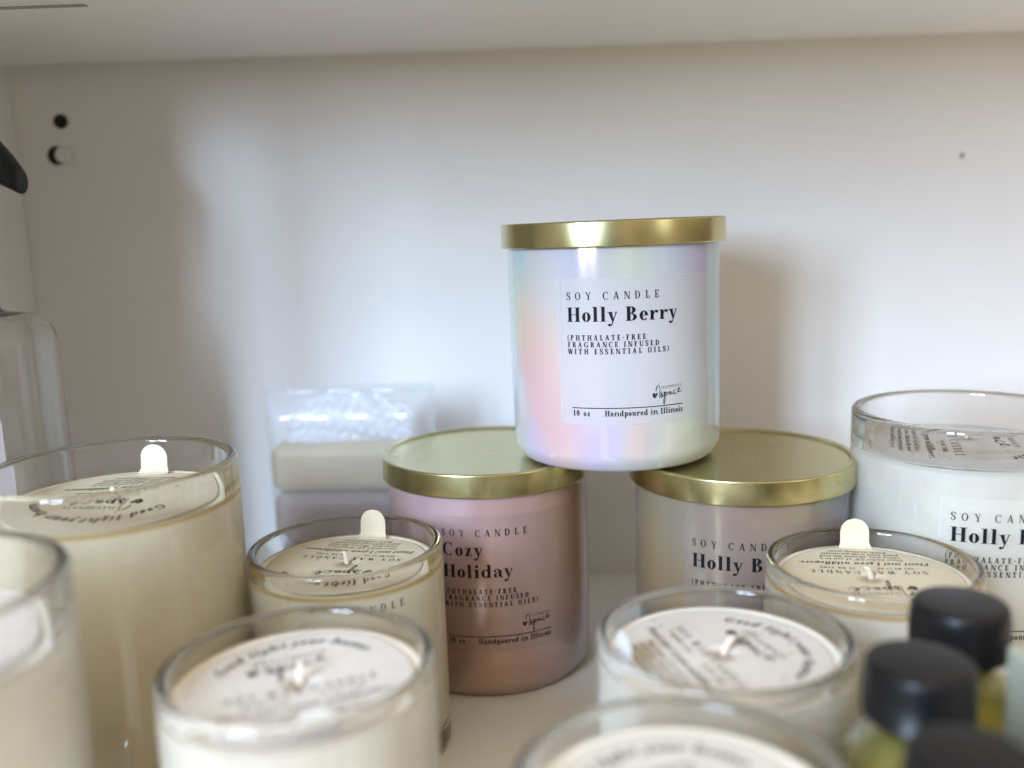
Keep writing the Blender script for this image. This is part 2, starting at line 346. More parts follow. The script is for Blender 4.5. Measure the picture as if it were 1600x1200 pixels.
    if c == 'X':
        p.P.append([(.06, 1), (.06+w*1.1, 1), (.68, 0), (.68-w*1.1, 0)]); p.P.append([(.60, 1), (.60+h*1.3, 1), (.10+h*1.3, 0), (.10, 0)]); S(.06, 1, .04); S(.58, 1, .04, .1); S(.08, 0, .05, .08); S(.60-w*.4, 0, .05); return p.P, .76
    if c == 'Z':
        p.P.append([(.06, 0), (.06+w*1.1, 0), (.60, 1), (.60-w*1.1, 1)]); p.rect(.06, 0, .62, h); p.rect(.08, 1-h, .60, 1); p.rect(.62-h, 0, .62, .28); p.rect(.08, .72, .08+h, 1); return p.P, .68
    if c == '1': p.stem(.16); S(.16, 0); p.rect(.06, .86, .18, .86+h); return p.P, .32+w*.6
    if c == '0': p.ring(.29, .5, .26, .51, w, h); return p.P, .58
    if c == '3': p.ring(.26, .74, .24, .26, w*.9, h, -90, 160, 14); p.ring(.25, .26, .27, .27, w, h, -160, 90, 14); return p.P, .58
    if c == '4': p.stem(.34); S(.34, 0, .06); p.rect(.02, .28, .56, .28+h); p.diag(.02, .28, .34, 1, h*1.2); return p.P, .60
    if c == '5': p.ring(.25, .30, .28, .31, w, h, -160, 120, 18); p.rect(.10, .5, .10+h, 1); p.rect(.10, 1-w*.8, .48, 1); return p.P, .58
    if c == '8': p.ring(.28, .75, .21, .25, w*.8, h); p.ring(.28, .26, .26, .27, w, h); return p.P, .58
    if c == '.': p.dot(.12, w*.45, w*.5); return p.P, .24
    if c == ',': p.dot(.12, w*.45, w*.5); p.st([(.14, 0, h), (.08, -.18, h)]); return p.P, .24
    if c == '!': p.P.append([(.12-w*.5, 1), (.12+w*.5, 1), (.12+h*.5, .28), (.12-h*.5, .28)]); p.dot(.12, w*.45, w*.5); return p.P, .26
    if c == '-': p.rect(.04, .38, .30, .38+h*1.6); return p.P, .34
    if c == '/': p.diag(.0, -.1, .3, 1.05, h*1.4); return p.P, .36
    if c == '"': p.rect(.06, .7, .06+w*.5, 1.02); p.rect(.20, .7, .20+w*.5, 1.02); return p.P, .34
    if c == '(': p.st([(.26, 1.05, h), (.10, .75, w*.7), (.10, .25, w*.7), (.26, -.08, h)]); return p.P, .28
    if c == ')': p.st([(.04, 1.05, h), (.20, .75, w*.7), (.20, .25, w*.7), (.04, -.08, h)]); return p.P, .28
    # lower case
    q = w*.94
    if c == 'o': p.ring(.27, X/2, .25, X/2+.01, q, h); return p.P, .54
    if c == 'c': p.ring(.27, X/2, .25, X/2+.01, q, h, 60, 320, 22); p.dot(.40, X*.78, q*.5); return p.P, .50
    if c == 'e': p.ring(.27, X/2, .25, X/2+.01, q, h, 0, 320, 24); p.rect(.10, X/2-.01, .50, X/2-.01+h); return p.P, .53
    if c in 'ld':
        if c == 'l': p.stem(.10, 0, 1.03, q); S(.10, 0, .07, q); p.rect(.02, 1.03-h, .12, 1.03); return p.P, .20+q
        p.ring(.27, X/2, .25, X/2+.01, q, h, 40, 320, 22); p.stem(.40, 0, 1.03, q); p.rect(.32, 1.03-h, .42, 1.03); p.rect(.40, 0, .40+q+.07, h); return p.P, .50+q
    if c in 'hnmrbkpu':
        if c == 'u':
            p.stem(.08, .14, X, q); p.ring(.08+.22, .20, .22, .21, q, h, 180, 290, 10); p.stem(.40, 0, X, q); p.rect(.0, X-h, .12, X); p.rect(.32, X-h, .42, X); p.rect(.40, 0, .40+q+.07, h); return p.P, .50+q
        if c == 'p':
            p.stem(.08, -.34, X, q); S(.08, -.34+.001, .07, q); p.rect(.0, X-h, .12, X); p.ring(.08+q*.5+.19, X/2, .24, X/2+.01, q, h, -140, 140, 22); return p.P, .52+q*.5
        top = 1.03 if c in 'hbk' else X
        p.stem(.08, 0, top, q); p.rect(.0, top-h, .12, top)
        if c == 'b': p.ring(.08+q*.5+.19, X/2, .24, X/2+.01, q, h, -140, 140, 22); return p.P, .52+q*.5
        S(.08, 0, .06, q)
        if c == 'r': p.st([(.08+q, X*.62, h), (.16+q, X*.90, h*1.2), (.26+q, X*.98, h*1.5)]); p.dot(.27+q, X*.84, q*.50); return p.P, .36+q
        g = .30
        for k in range(2 if c == 'm' else 1):
            x = .08+q+(g+q)*k - (0 if k == 0 else q*0)
            p.st([(x-.005, X*.66, h), (x+g*.35, X*.93, h*1.2), (x+g*.75, X*.97, q*.6), (x+g+q*.30, X*.80, q*.9), (x+g+q*.5, X*.6, q)]); p.rect(x+g, 0, x+g+q, X*.72); S(x+g, 0, .06, q)
        return p.P, (.08+q+(g+q)*(2 if c == 'm' else 1)+.08)
    if c == 'i': p.stem(.10, 0, X, q); S(.10, 0, .06, q); p.rect(.02, X-h, .12, X); p.dot(.10+q/2, .90, q*.58); return p.P, .20+q
    if c == 't': p.stem(.12, .08, .90, q); p.rect(.02, X-h, .34, X); p.ring(.12+.13, .10, .13, .11, q*.9, h, 180, 350, 10); return p.P, .38
    if c == 'f': p.stem(.12, 0, .85, q); S(.12, 0, .06, q); p.rect(.02, X-h, .36, X); p.st([(.12+q/2, .80, q), (.16+q/2, .98, q*.7), (.28+q/2, 1.04, h*1.5)]); p.dot(.30+q/2, .95, q*.45); return p.P, .34
    if c == 's':
        p.st([(.36, X*.72, h), (.32, X*.92, h*1.4), (.20, X*.985, h*1.2), (.10, X*.86, q*.7), (.14, X*.63, q*.95), (.28, X*.42, q), (.34, X*.22, q*.8), (.22, X*.02, h*1.2), (.10, X*.07, h*1.3), (.05, X*.30, h)]); return p.P, .44
    if c == 'a':
        p.stem(.32, .06, X*.80, q); p.st([(.32+q*.5, X*.74, q), (.26+q*.3, X*.94, q*.5), (.18, X*.97, h*1.2), (.09, X*.84, h)]); p.dot(.11, X*.76, q*.45)
        p.ring(.20, .17, .17, .18, q*.9, h, 60, 300, 16); p.st([(.30, X*.56, h), (.20, X*.53, h), (.14, X*.45, h)]); p.st([(.32+q*.5, .08, q*.8), (.34+q, .01, h*1.4), (.40+q, .04, h)]); return p.P, .44+q*.8
    if c == 'y':
        p.P.append([(.04, X), (.04+q*1.1, X), (.26+q*.5, .02), (.26-q*.1, .02)]); p.st([(.50, X, h*1.2), (.32, .08, h*1.2), (.22, -.22, h*1.6), (.12, -.30, h*1.6)]); p.dot(.10, -.24, q*.48)
        p.rect(-.02, X-h, .04+q*1.1+.05, X); p.rect(.42, X-h, .56, X); return p.P, .56
    if c in 'vw':
        p.P.append([(.04, X), (.04+q*1.1, X), (.26+q*.5, 0), (.26-q*.1, 0)]); p.diag(.24, 0, .42, X, h*1.2); p.rect(-.02, X-h, .04+q*1.1+.05, X)
        if c == 'w': p.P.append([(.38, X), (.38+q*1.1, X), (.60+q*.5, 0), (.60-q*.1, 0)]); p.diag(.58, 0, .76, X, h*1.2); p.rect(.70, X-h, .84, X); return p.P, .84
        p.rect(.36, X-h, .50, X); return p.P, .50
    if c == 'g':
        p.ring(.22, X*.66, .19, X*.34, q*.85, h); p.st([(.16, X*.34, h), (.08, X*.18, q*.5), (.22, X*.06, q*.8), (.40, -.04, q*.8), (.38, -.24, h*1.3), (.18, -.30, h*1.3), (.05, -.20, q*.5), (.12, -.04, h)]); p.st([(.34, X*.86, h), (.44, X*.98, h)]); p.dot(.46, X*.96, q*.35); return p.P, .50
    if c == 'z': p.P.append([(.04, 0), (.04+q*1.1, 0), (.42, X), (.42-q*1.1, X)]); p.rect(.04, 0, .44, h); p.rect(.05, X-h, .42, X); p.rect(.44-h, 0, .44, .20); p.rect(.05, X-.18, .05+h, X); return p.P, .48
    return [], .3
def text(s, size, weight=.15, hair=.035, track=.06, shear=0, width=None, xs=1.0):
    """polygons of a line of text with its baseline at y=0, x from 0; width: squeeze or open the letter spacing to reach it"""
    def lay(tr):
        out = []; x = 0
        for c in s:
            P, adv = glyph(c, weight, hair)
            for poly in P: out.append([((x+a*xs+shear*b)*size, b*size) for a, b in poly])
            x += adv*xs+tr
        return out, (x-tr)*size
    if width:
        w0 = lay(0)[1]; w1 = lay(1)[1]; track = (width-w0)/(w1-w0)
    return lay(track)
def stroke_text(strokes, size):
    p = Pen(.1, .03)
    for s in strokes: p.st([(a, b, w*1.35) for a, b, w in s], 7)
    return [[(a*size, b*size) for a, b in q] for q in p.P]
# the maker's mark: a little flower, a candle outline with a spark, and a cursive word
LOGO = [[(0.05, .45, .07), (-.02, .28, .12), (.05, .08, .14), (.18, .05, .10), (.22, .22, .08), (.10, .32, .10), (.12, .45, .06)], [(.25, .42, .06), (.30, .30, .08), (.28, .18, .06), (.36, .30, .05), (.38, .44, .05)],
        [(.22, .70, .03), (.30, 1.0, .03), (.50, 1.22, .03), (.62, 1.1, .04), (.66, .7, .04), (.62, .2, .03), (.64, -.1, .03)], [(.26, .62, .03), (.32, .9, .03), (.48, 1.12, .03)], [(.60, 1.42, .10), (.64, 1.40, .10)],
        [(.86, .55, .06), (.76, .42, .06), (.90, .26, .09), (.96, .08, .08), (.82, -.02, .06), (.74, .12, .06), (.86, .30, .05)], [(1.02, .46, .05), (1.16, .44, .09), (1.12, .0, .06), (1.06, -.62, .05), (1.14, -.70, .05), (1.22, -.2, .04), (1.24, .3, .05), (1.34, .44, .07), (1.46, .30, .07), (1.40, .12, .06), (1.28, .14, .04)],
        [(1.52, .30, .04), (1.66, .42, .05), (1.80, .46, .06), (1.70, .30, .05), (1.72, .18, .06), (1.86, .30, .05), (1.90, .44, .06), (1.90, .26, .07), (2.02, .20, .04), (2.18, .34, .04)],
        [(2.50, .52, .05), (2.36, .58, .04), (2.20, .42, .05), (2.24, .22, .07), (2.42, .18, .05), (2.62, .30, .04), (2.80, .50, .04), (2.92, .66, .06), (2.82, .72, .06), (2.72, .54, .06), (2.78, .36, .07), (2.96, .32, .05), (3.18, .50, .04)]]
def logo(size, tw=.13, th=.035):
    P = stroke_text(LOGO, size)
    t, _ = text('ILLUMINATE', size*.27, tw, th, width=size*2.3)
    P += [[(a+.82*size, b+.82*size+a*.04) for a, b in q] for q in t]
    return P
def place(P, x, y): return [[(a+x, b+y) for a, b in q] for q in P]
def polys_to_mesh(name, P, fn, material, parent):
    V, F = [], []
    for q in P:
        # keep one winding so that the faces all look outwards
        ar = sum(q[i][0]*q[(i+1) % len(q)][1]-q[(i+1) % len(q)][0]*q[i][1] for i in range(len(q)))
        if abs(ar) < 1e-9: continue
        if ar < 0: q = q[::-1]
        F.append(tuple(range(len(V), len(V)+len(q)))); V += [fn(a, b) for a, b in q]
    return mesh_obj(name, V, F, material, parent)
def on_cyl(R, phase=0):
    def fn(a, b):
        t = (a+phase)/R; return (R*math.sin(t), -R*math.cos(t), b)
    return fn
def patch(name, a0, a1, z0, z1, R, rc, material, parent, n=40, nz=10):
    """a rounded rectangle of thin film on a cylinder"""
    pts = []
    for cx, cz, s in ((a1-rc, z1-rc, 0), (a0+rc, z1-rc, 90), (a0+rc, z0+rc, 180), (a1-rc, z0+rc, 270)):
        for k in range(5):
            t = math.radians(s+90*k/4); pts.append((cx+rc*math.cos(t), cz+rc*math.sin(t)))
    xs = sorted(set([round(x, 5) for x, _ in pts]+[a0+rc+(a1-a0-2*rc)*k/n for k in range(n+1)]))
    def zr(x):
        if x < a0+rc: d = a0+rc-x
        elif x > a1-rc: d = x-(a1-rc)
        else: d = 0
        e = rc-math.sqrt(max(rc*rc-d*d, 0)); return z0+e, z1-e
    f = on_cyl(R); V, F = [], []
    for x in xs:
        lo, hi = zr(x); V.append(f(x, lo)); V.append(f(x, hi))
    for k in range(len(xs)-1): F.append((2*k, 2*k+2, 2*k+3, 2*k+1))
    return mesh_obj(name, V, F, material, parent, True)
def rule(x0, x1, y, t, n=24):
    return [[(x0+(x1-x0)*k/n, y), (x0+(x1-x0)*(k+1)/n, y), (x0+(x1-x0)*(k+1)/n, y+t), (x0+(x1-x0)*k/n, y+t)] for k in range(n)]
def jar_label(parent, R, a_left, names, zs, sticker, ink, sc_=1.0, lab=None):
    """the printed sticker. zs: heights of the baselines (soy, names..., three small lines, rule, foot)"""
    s = sc_
    soy, nm, small, rl, foot, top, bot = zs
    lb = patch('label', a_left-3.6*s, a_left+(61-3.6)*s, bot, top, R+.10, 1.2, sticker, parent)
    P = place(text('SOY CANDLE', 2.75*s, .155, .06, width=34.2*s)[0], a_left, soy)
    for i, (t, wd) in enumerate(names): P += place(text(t, 5.2*s, .20, .045, width=wd*s, xs=1.22)[0], a_left, nm[i])
    for t, wd, z in (('(PHTHALATE-FREE', 29.0, small[0]), ('FRAGRANCE INFUSED', 34.0, small[1]), ('WITH ESSENTIAL OILS)', 37.8, small[2])):
        P += place(text(t, 1.98*s, .20, .085, width=wd*s)[0], a_left, z)
    P += rule(a_left+1.2*s, a_left+43.6*s, rl, .32*s)
    P += place(text('10 oz', 2.15*s, .20, .08, width=6.6*s)[0], a_left+1.4*s, foot)
    P += place(text('Handpoured in Illinois', 2.15*s, .20, .08, width=30.2*s)[0], a_left+13.4*s, foot)
    P += place(logo(3.7*s), a_left+31.5*s, rl+3.4*s)
    polys_to_mesh('lettering', P, on_cyl(R+.16), ink, lb)
    return lb

# ------------------------------------------------------------------ the setting
SH = 268.5; SIDE_Y = 215
def setting():
    o = box('shelf_board', -241, 420, 60, 470, -18, 0, M['board'], bevel=.8); o['kind'] = 'structure'
    o = box('back_wall', -282, 440, 470, 488, -40, 420, M['paint']); o['kind'] = 'structure'
    o = box('side_wall', -261, -241.2, SIDE_Y, 469.6, -40, 420, M['paint'], bevel=.6); o['kind'] = 'structure'
    # underside board stops short of the back wall; gap added to darken the crease
    o = box('upper_shelf', -240.8, 420, 150, 457, SH, SH+15, M['paint'], bevel=.8); o['kind'] = 'structure'
    p = box('gap_cover_board', -240.8, 420, 150, 469.7, SH+15.05, SH+30, M['paint'], o)  # unseen board added to keep light out of the gap
    q = box('board_joint', -240, -148, 346.5, 349.5, SH-.35, SH-.02, mat('joint_filler', (.34, .29, .235), .8), o)
setting()

# ------------------------------------------------------------------ lidded pearl tumblers
def lid_part(parent, H, R=44.2, h=9.4):
    prof = [(0, H-1.0, 0), (R-3.2, H-1.0, .3), (R-2.6, H-.15, .35), (R-.15, H, .75), (R, H-h+.4, .2), (R-.25, H-h, .12), (R-.7, H-h, .1), (R-.75, H-1.7, .1), (0, H-1.9, 0)]
    return lathe('lid', prof, M['gold'], parent, 160, 6)
def lidded(x, y, z, material, label_args, label, group, tilt=(0, 0), rot=0):
    t = thing('lidded_candle', x, y, z, label, 'candle', group)
    t.rotation_euler = (tilt[0], tilt[1], 0)
    prof = [(0, .5, 0), (30, .5, 1), (32, 0, 1), (38.3, 0, 4.5), (41.6, 5, 8), (41.9, 30, 0), (41.9, 89.5, .8), (39.5, 89.5, .8), (39.4, 78, 0), (39.2, 76, 0), (0, 76, 0)]
    j = lathe('jar', prof, material, t, 160, 8); j.rotation_euler.z = rot
    lid_part(t, 93)
    jar_label(t, 41.9, *label_args)
    return t
H1 = 93
lidded(42.4, 368.9, H1, M['pearl_white'], (-22.3, [('Holly Berry', 41.5)], (65, [57.1], [50.3, 47.8, 45.3], 25.2, 22.4, 72.9, 19.1), M['sticker'], M['ink']),
       'pearl white Holly Berry candle with gold lid stacked on top of two other lidded candles', None, tilt=(0, -.006))
lidded(-11.7, 378.9, 0, M['pearl_rose_shaded'], (-18.2, [('Cozy', 16.4), ('Holiday', 27.8)], (68, [60.2, 51.4], [44.7, 42.1, 39.4], 27.0, 24.2, 76, 20.5), M['sticker_shaded'], M['ink_brown']),
       'rose tinted Cozy Holiday candle with gold lid, lower left of the stack', None)
lidded(90.35, 356.8, 0, M['pearl_shaded'], (-28.0, [('Holly Berry', 41.5)], (66.6, [58.6], [51.6, 49.1, 46.5], 26.5, 23.7, 74.6, 20), M['sticker_shaded'], M['ink']),
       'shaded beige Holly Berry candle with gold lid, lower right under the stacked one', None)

# ------------------------------------------------------------------ clear tumblers with wax and a seed paper cover
def disc_polys(s):
    P = []
    def line(t, size, y, wd, wt=.16, hr=.05, sh=0):
        P.extend(place(text(t, size, wt, hr, width=wd, shear=sh)[0], -wd/2, y))
    line('SOY WAX CANDLE', 2.6, -5.6, 37)
    for t, x0 in (('NET WT 5.5 OZ', -15), ('30 HR TIME', 3.5)): P.extend(place(text(t, 1.35, .2, .08, width=11.5)[0], x0, -8.6))
    line('Plant me! I grow wildflowers.', 2.35, -13.2, 42, .21, .06, .22)
    for k, (t, wd) in enumerate((('Place under 1/8" of soil in a', 27), ('sunny area. Moisten the seed', 26.5), ('paper until seeds germinate.', 26), ('Watch seedlings grow!', 19.5))):
        line(t, 1.65, -16.6-2.35*k, wd, .16, .06, .25)
    P += place(logo(6.4, .16, .06), -11.5, 7.0)
    # hand lettered line that follows the upper edge of the disc
    t, L = text('Good light your home', 3.1, .24, .10, width=46, shear=.3)
    for q in t:
        nq = []
        for a, b in q:
            r = 20.6+b; an = math.pi/2-(a-L/2)/21.5; nq.append((r*math.cos(an), r*math.sin(an)))
        P.append(nq)
    return [[(a*s, b*s) for a, b in q] for q in P]
def wave(x, y, k): return .35*math.sin(x*.11+k)*math.cos(y*.09+1.7*k)
def dust_cover(parent, r, zt, tabang, paper, k, ht=10.5):
    """round paper with a tongue that is bent up; tabang is the direction the tongue points in"""
    V, F = [], []; n = 96; R = [0, 1.6, 6, 12, 18, 23, r-.6, r]
    # small hole round the wick
    rings = []
    for ri in R[1:]:
        rings.append(list(range(len(V), len(V)+n)))
        for j in range(n):
            a = 2*math.pi*j/n; x, y = ri*math.cos(a), ri*math.sin(a); V.append((x, y, zt+wave(x, y, k)))
    for A, B in zip(rings, rings[1:]):
        for j in range(n): F.append((A[j], B[j], B[(j+1) % n], A[(j+1) % n]))
    o = mesh_obj('dust_cover', V, F, paper, parent, True)
    so = o.modifiers.new('thickness', 'SOLIDIFY'); so.thickness = .35*MM; so.offset = -1
    # tongue
    hw, rc = 4.9, 4.9
    prof = [(-2.0, 0.0), (-.8, .1), (.2, .7), (.8, 1.8), (1.15, 3.5), (1.3, ht-4.5), (1.35, ht-3), (1.38, ht-1.8), (1.4, ht-.9), (1.4, ht-.35), (1.4, ht)]
    V, F = [], []
    for d, z in prof:
        rem = ht-z; w = hw if rem > rc else math.sqrt(max(rc*rc-(rc-rem)**2, .02))
        w += .9*max(0, 1-z/1.4)
        for u in (-1, -.5, 0, .5, 1): V.append((u*w, r+d-1.0, zt+z+.05+wave(0, r, k)*0))
    for i in range(len(prof)-1):
        for j in range(4): F.append((i*5+j, i*5+j+1, (i+1)*5+j+1, (i+1)*5+j))
    tb = mesh_obj('tab', V, F, paper, o, False); tb.rotation_euler.z = tabang-math.pi/2
    so = tb.modifiers.new('thickness', 'SOLIDIFY'); so.thickness = .22*MM; so.offset = 0
    # printing: the tongue is at the foot of the text
    rot = tabang+math.pi/2; c, s = math.cos(rot), math.sin(rot)
    def fn(a, b):
        x, y = a*c-b*s, a*s+b*c; return (x, y, zt+wave(x, y, k)+.07)
    P = disc_polys(r/28.3 if r < 32 else r/30.5)
    polys_to_mesh('lettering', P, fn, M['ink'], o)
    return o
def wick(parent, zt, lean, ang):
    pts = [(0, 0), (lean*.25, 2.0), (lean*.9, 3.7), (lean*1.8, 5.0)]
    V, F = [], []; n = 12
    for i, (d, z) in enumerate(pts):
        rr = .95 if i < 3 else .8
        for j in range(n):
            a = 2*math.pi*j/n; V.append((d*math.cos(ang)+rr*math.cos(a), d*math.sin(ang)+rr*.8*math.sin(a), zt-1+z))
    for i in range(3):
        for j in range(n): F.append((i*n+j, i*n+(j+1) % n, (i+1)*n+(j+1) % n, (i+1)*n+j))
    F.append(tuple(range(3*n, 4*n)))
    return mesh_obj('wick', V, F, M['wick'], parent, True)
def clear_candle(x, y, R, H, wall, zw, wax, paper, tabdeg, k, label, rd, amber=None, lean=1.0, lean_ang=0, body_label=None, tab_h=10.5, group='clear glass candles with paper covers', z=0, tilt=None):
    t = thing('glass_candle', x, y, z, label, 'candle', group)
    ri = R-wall; base = 7 if R < 38 else 9
    prof = [(0, .8, 0), (R-9, .8, .6), (R-7.5, 0, .6), (R-2.2, 0, 2), (R, 3.4, 3.5), (R, H-wall*.5, 0)]
    arc = [(R-wall/2+wall/2*math.cos(a), H-wall/2+wall/2*math.sin(a), 0) for a in [math.pi*j/10 for j in range(1, 10)]]
    prof += arc+[(ri, H-wall*.5, 0), (ri-.2, H*.5, 0), (ri-.4, base+4, 3), (ri-5, base, 3), (0, base, 0)]
    lathe('glass', prof, M['glass'], t, 144, 7)
    # wax touches the glass (it reaches a hair into it so that no air film shows)
    m = mat('wax', wax, .42, sss=.12)
    rr = ri+.35
    wax_ring(m, wax, amber or [c*.82 for c in wax], zw*MM, (rr-.5)*MM)
    lathe('wax', [(0, base-.3, 0), (ri-5.5, base-.3, 2), (rr-.2, base+3.5, 3), (rr, zw-.5, 0), (rr-.05, zw, 0), (rr-1.2, zw-.55, 0), (rr-4, zw-.9, 0), (0, zw-1.0, 0)], m, t, 128, 6)
    dust_cover(t, rd, zw-.1, math.radians(tabdeg), paper, k, tab_h)
    wick(t, zw, lean, lean_ang)
    if body_label: jar_label(t, R, *body_label)
    if tilt: t.rotation_euler = tilt
    return t
CR = (.95, .86, .63); WH = (.96, .92, .80); IV = (.94, .87, .72); AMB = (.66, .47, .20)
RS = 33.5
clear_candle(-60.6, 310.2, RS+.5, 77, 3.3, 69.5, CR, M['paper_cream'], 79, 1, 'small candle of yellowish wax with upright cover tab, in front of the Cozy Holiday candle', 28.3, AMB, .6, 2.5,
             (-7.5, [('Cozy', 16), ('Holiday', 27)], (63.6, [52.5, 45], [42, 39.5, 37], 25, 22.5, 67.5, 18), M['sticker_cl'], M['ink_brown'], .95))
clear_candle(115, 284, RS, 74, 3.3, 68.0, IV, M['paper_cream'], 80, 2, 'small candle with tan paper cover and upright tab, just behind the black bottle caps', 28.3, (.62, .45, .2), 1.4, 3.6)
clear_candle(53.6, 228, RS, 77, 3.3, 71.0, WH, M['paper_white'], 195.6, 3, 'small clear glass candle whose white cover is turned sideways, tab at its left', 28.0, None, 2.0, .5)
clear_candle(-54.8, 211, RS, 82, 3.3, 76.0, IV, M['paper_white'], -70, 4, 'blurred clear glass candle standing right in front of the small yellowish wax one', 28.0, None, .8, 1.5, tab_h=7)
clear_candle(30, 157.5, RS, 80.3, 3.3, 74, WH, M['paper_white'], -75, 5, 'very blurred clear glass candle cut by the bottom edge of the photo', 28.0, None, .8, 1.0)
clear_candle(-142, 189, 40.8, 112, 3.6, 97.0, WH, M['paper_white'], -60, 6, 'blurred clear glass candle cut by the left edge, in front of the big cream candle', 34.8, None, .8, 1.0)
clear_candle(-134.5, 297, 40.8, 112, 3.6, 99.5, CR, M['paper_cream'], 89, 7, 'big clear glass candle of cream wax with a pale tab standing up', 34.8, AMB, .8, 2.0)
clear_candle(170.5, 336.5, 41, 112, 3.6, 97.5, WH, M['paper_white'], 162, 8, 'big clear glass Holly Berry candle of white wax, cut by the right edge', 35.0, None, .8, 2.0,
             (-23.0, [('Holly Berry', 41.5)], (80.6, [73.0], [66.2, 63.7, 61.2], 41.6, 38.6, 88.6, 33.6), M['sticker_cl'], M['ink']))

# ------------------------------------------------------------------ oil bottles with black caps
def oil_bottle(x, y, label, H=88, paper=None, R=15.5, oil=M['oil'], capr=11.8):
    t = thing('oil_bottle', x, y, 0, label, 'bottle', 'oil bottles with black caps')
    nk = 8.4; sh = H-20
    prof = [(0, 1, 0), (R-4, 1, 1), (R-2.5, 0, 1), (R-.6, 0, 1.2), (R, 2.5, 2), (R, sh, 7), (nk, H-14, 3), (nk, H-3, .5), (nk-1.8, H-3, .5), (nk-1.8, H-14.5, 3), (R-1.8, sh-1, 6), (R-1.8, 5, 3), (0, 4.5, 0)]
    lathe('glass', prof, M['glass_g'], t, 96, 7)
    lathe('oil', [(0, 4.4, 0), (R-1.65, 4.9, 3), (R-1.65, sh-1.5, 5.6), (nk-1.65, H-15.5, 0), (0, H-15.5, 0)], oil, t, 96, 5)
    # cap: smooth disc top with rounded edge, finely ribbed skirt and a lip
    n = 144; V, F = [], []
    pr = fillet([(0, H, 0), (capr-.6, H, 1.5), (capr, H-4.0, 0), (capr, H-12.7, .5), (capr-.8, H-13.3, .2), (capr-1.2, H-13.3, 0), (capr-1.2, H-2, 0), (0, H-2, 0)], 6)
    V, F = lathe_data(pr, n)
    V = [((xx*(1-.018*(1 if (int(round(math.atan2(yy, xx)/(2*math.pi)*n)) % 2) else 0)) if (H-12.5 < zz < H-4 and math.hypot(xx, yy) > capr-.9) else xx), (yy*(1-.018*(1 if (int(round(math.atan2(yy, xx)/(2*math.pi)*n)) % 2) else 0)) if (H-12.5 < zz < H-4 and math.hypot(xx, yy) > capr-.9) else yy), zz) for xx, yy, zz in V]
    mesh_obj('cap', V, F, M['black_plastic'], t, True)
    if paper:
        patch('label', -30, 12, 12, sh-6, R+.1, 1, paper, t)
    return t
oil_bottle(110.5, 217, 'oil bottle whose black cap is farthest back of the three at lower right', 88)
oil_bottle(87, 187, 'oil bottle with the middle black cap, left of the others', 88)
oil_bottle(80.5, 151, 'oil bottle with the frontmost black cap, cut by the bottom edge', 88)
def carton(x, y, w, d, h):
    t = thing('paper_box', x, y, 0, 'pale green paper box just inside the right edge, beside the black capped bottles', 'box')
    box('carton', -w/2, w/2, -d/2, d/2, 0, h, M['green_paper'], t, bevel=.8)
    box('tuck_flap', -w/2+.6, w/2-.6, -d/2-.45, -d/2-.05, h-9, h-.4, M['green_paper'], t, bevel=.15)
carton(130.5, 180, 38, 34, 86)

# ------------------------------------------------------------------ glass pump bottle by the left wall
def pump_bottle():
    t = thing('pump_bottle', -211.8, 363, 0, 'round shouldered clear glass bottle with black pump at the left edge', 'bottle')
    R = 29
    lathe('glass', [(0, 3, 0), (R-6, 3, 2), (R-4, 0, 2), (R-1, 0, 2), (R, 4, 3), (R, 156, 21), (9.5, 159, 3), (9, 176, .5), (7.8, 176, .5), (7.8, 157.5, 2), (R-1.1, 155, 20), (R-1.2, 7, 5), (0, 6, 0)], M['glass_thin'], t, 128, 10)
    lathe('collar', [(0, 182, 0), (6, 182, 1), (10.2, 177, 1), (10.2, 166, .5), (9.4, 166, .2), (9.4, 176.5, .5), (0, 180, 0)], M['black_plastic'], t, 96, 5)
    p = lathe('pump', [(0, 228, 0), (5, 228, 1), (5, 184, 0), (0, 184, 0)], M['black_plastic'], t, 48, 4)
    # spout: swept arm that drops towards its tip on the right
    V, F = [], []; n = 20
    path = [(-14, 221, 12, 11), (-6, 226, 13, 13), (4, 226, 12.5, 12.5), (12, 221, 11, 10.5), (20, 215, 9.5, 8.5), (27, 210, 8, 6.5), (31, 206.5, 6.5, 4.8)]
    path = [(a*.80, b+2.5, c*.95, d*1.1) for a, b, c, d in path]
    for x, z, w, h in path:
        for j in range(n):
            a = 2*math.pi*j/n; V.append((x, w*math.cos(a), z+h*math.sin(a)))
    for i in range(len(path)-1):
        for j in range(n): F.append((i*n+j, i*n+(j+1) % n, (i+1)*n+(j+1) % n, (i+1)*n+j))
    F.append(tuple(range(n))[::-1]); F.append(tuple(range((len(path)-1)*n, len(path)*n)))
    mesh_obj('nozzle', V, F, M['black_plastic'], p, True)
    patch('label', -30, 20, 66, 120, R+.3, 1, M['lilac_paper'], t)
    return t
pump_bottle()

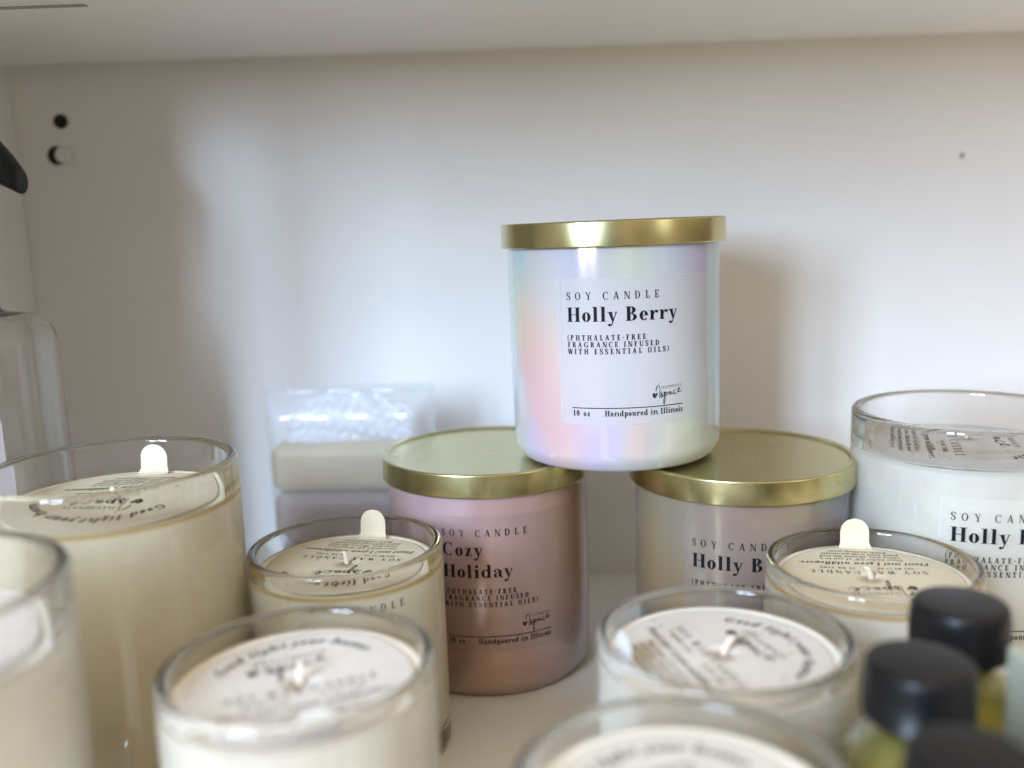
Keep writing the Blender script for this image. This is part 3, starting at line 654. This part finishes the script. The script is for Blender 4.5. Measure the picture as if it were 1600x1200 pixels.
# ------------------------------------------------------------------ clamshell of wax melts behind
def clamshell():
    t = thing('wax_melt_pack', -77, 428, 0, 'clear plastic pack of straw and mauve wax melts standing by the back wall', 'wax melts', None, math.radians(-4))
    # wax slabs inside the tray
    for z0, z1, m_ in ((2, 29, M['melt']), (29.6, 63.2, M['melt']), (63.5, 87, M['wax_straw'])):
        box('wax_bar', -38.5, 37.5, -9, 9, z0, z1, m_, t, bevel=5)
    # tray shell, slightly bowed, and a crumpled hinge flange on top
    V, F = [], []; nx, nz = 28, 34
    def shell(name, yf, x0, x1, z0, z1, amp, seed):
        V, F = [], []
        rnd = random.Random(seed)
        for iz in range(nz+1):
            for ix in range(nx+1):
                u, v = ix/nx, iz/nz; x = x0+(x1-x0)*u; z = z0+(z1-z0)*v
                e = min(u, 1-u, v, 1-v)*2; lip = min(1, e*6)
                y = yf*lip+amp*(math.sin(x*.31+seed)*math.cos(z*.23+seed*2)+.5*math.sin(x*.8+z*.6+seed))*(.3+1.8*max(0, v-.75))
                V.append((x, y, z))
        for iz in range(nz):
            for ix in range(nx): a = iz*(nx+1)+ix; F.append((a, a+1, a+nx+2, a+nx+1))
        o = mesh_obj(name, V, F, M['clear_pet'], t, True)
        s = o.modifiers.new('thickness', 'SOLIDIFY'); s.thickness = .5*MM
        return o
    shell('front_shell', -12.5, -41, 40, 1, 112, .55, 1.3)
    shell('back_shell', 11.5, -41, 40, 1, 114, .5, 4.1)
    # crumpled bag-like tail of film above the wax
    V, F = [], []; nx, nz = 40, 16
    for iz in range(nz+1):
        for ix in range(nx+1):
            u, v = ix/nx, iz/nz; x = -31+60*u; z = 84+27*v*(1-.35*(2*u-1)**2)
            y = -4+6*abs(math.sin(u*13+v*5))*v+3*abs(math.sin(u*31-v*11))+2.5*math.cos(v*15+u*7)
            V.append((x, y*.8, z))
    for iz in range(nz):
        for ix in range(nx): a = iz*(nx+1)+ix; F.append((a, a+1, a+nx+2, a+nx+1))
    o = mesh_obj('film', V, F, M['film'], t, True); s = o.modifiers.new('thickness', 'SOLIDIFY'); s.thickness = .4*MM
    return t
clamshell()

# ------------------------------------------------------------------ small things on the wall
def wall_bits():
    t = thing('shelf_pin', -219.7, 470, 227.7, 'white round shelf pin in a dark hole near the upper left corner', 'shelf pin')
    o = lathe('socket', [(0, .25, 0), (4.6, .25, 0), (5.0, -1, 0)], M['hole'], t, 32); o.rotation_euler.x = math.pi/2; o.location.x = -2.6*MM
    o = lathe('head', [(0, 5, 0), (3.6, 4.6, 1.2), (4.4, 3, 1), (3.2, .4, 0), (0, .3, 0)], M['pin'], t, 40); o.rotation_euler.x = math.pi/2; o.location.x = 2.2*MM
    t = lathe('peg_hole', [(0, .3, 0), (2.4, .3, 0), (3.0, .8, .4), (3.6, .2, 0), (3.7, -1, 0)], M['hole'], None, 32, 3, (-218.5, 470, 244)); t.rotation_euler.x = math.pi/2
    tag(t, 'small dark peg hole in the back wall above the white shelf pin', 'peg hole')
    t = lathe('nail_dent', [(0, .2, 0), (1.3, .2, 0), (1.8, -.4, 0)], M['mark'], None, 24, 3, (229, 470, 212.4)); t.rotation_euler.x = math.pi/2
    tag(t, 'tiny dent in the white back wall at upper right', 'dent')
wall_bits()
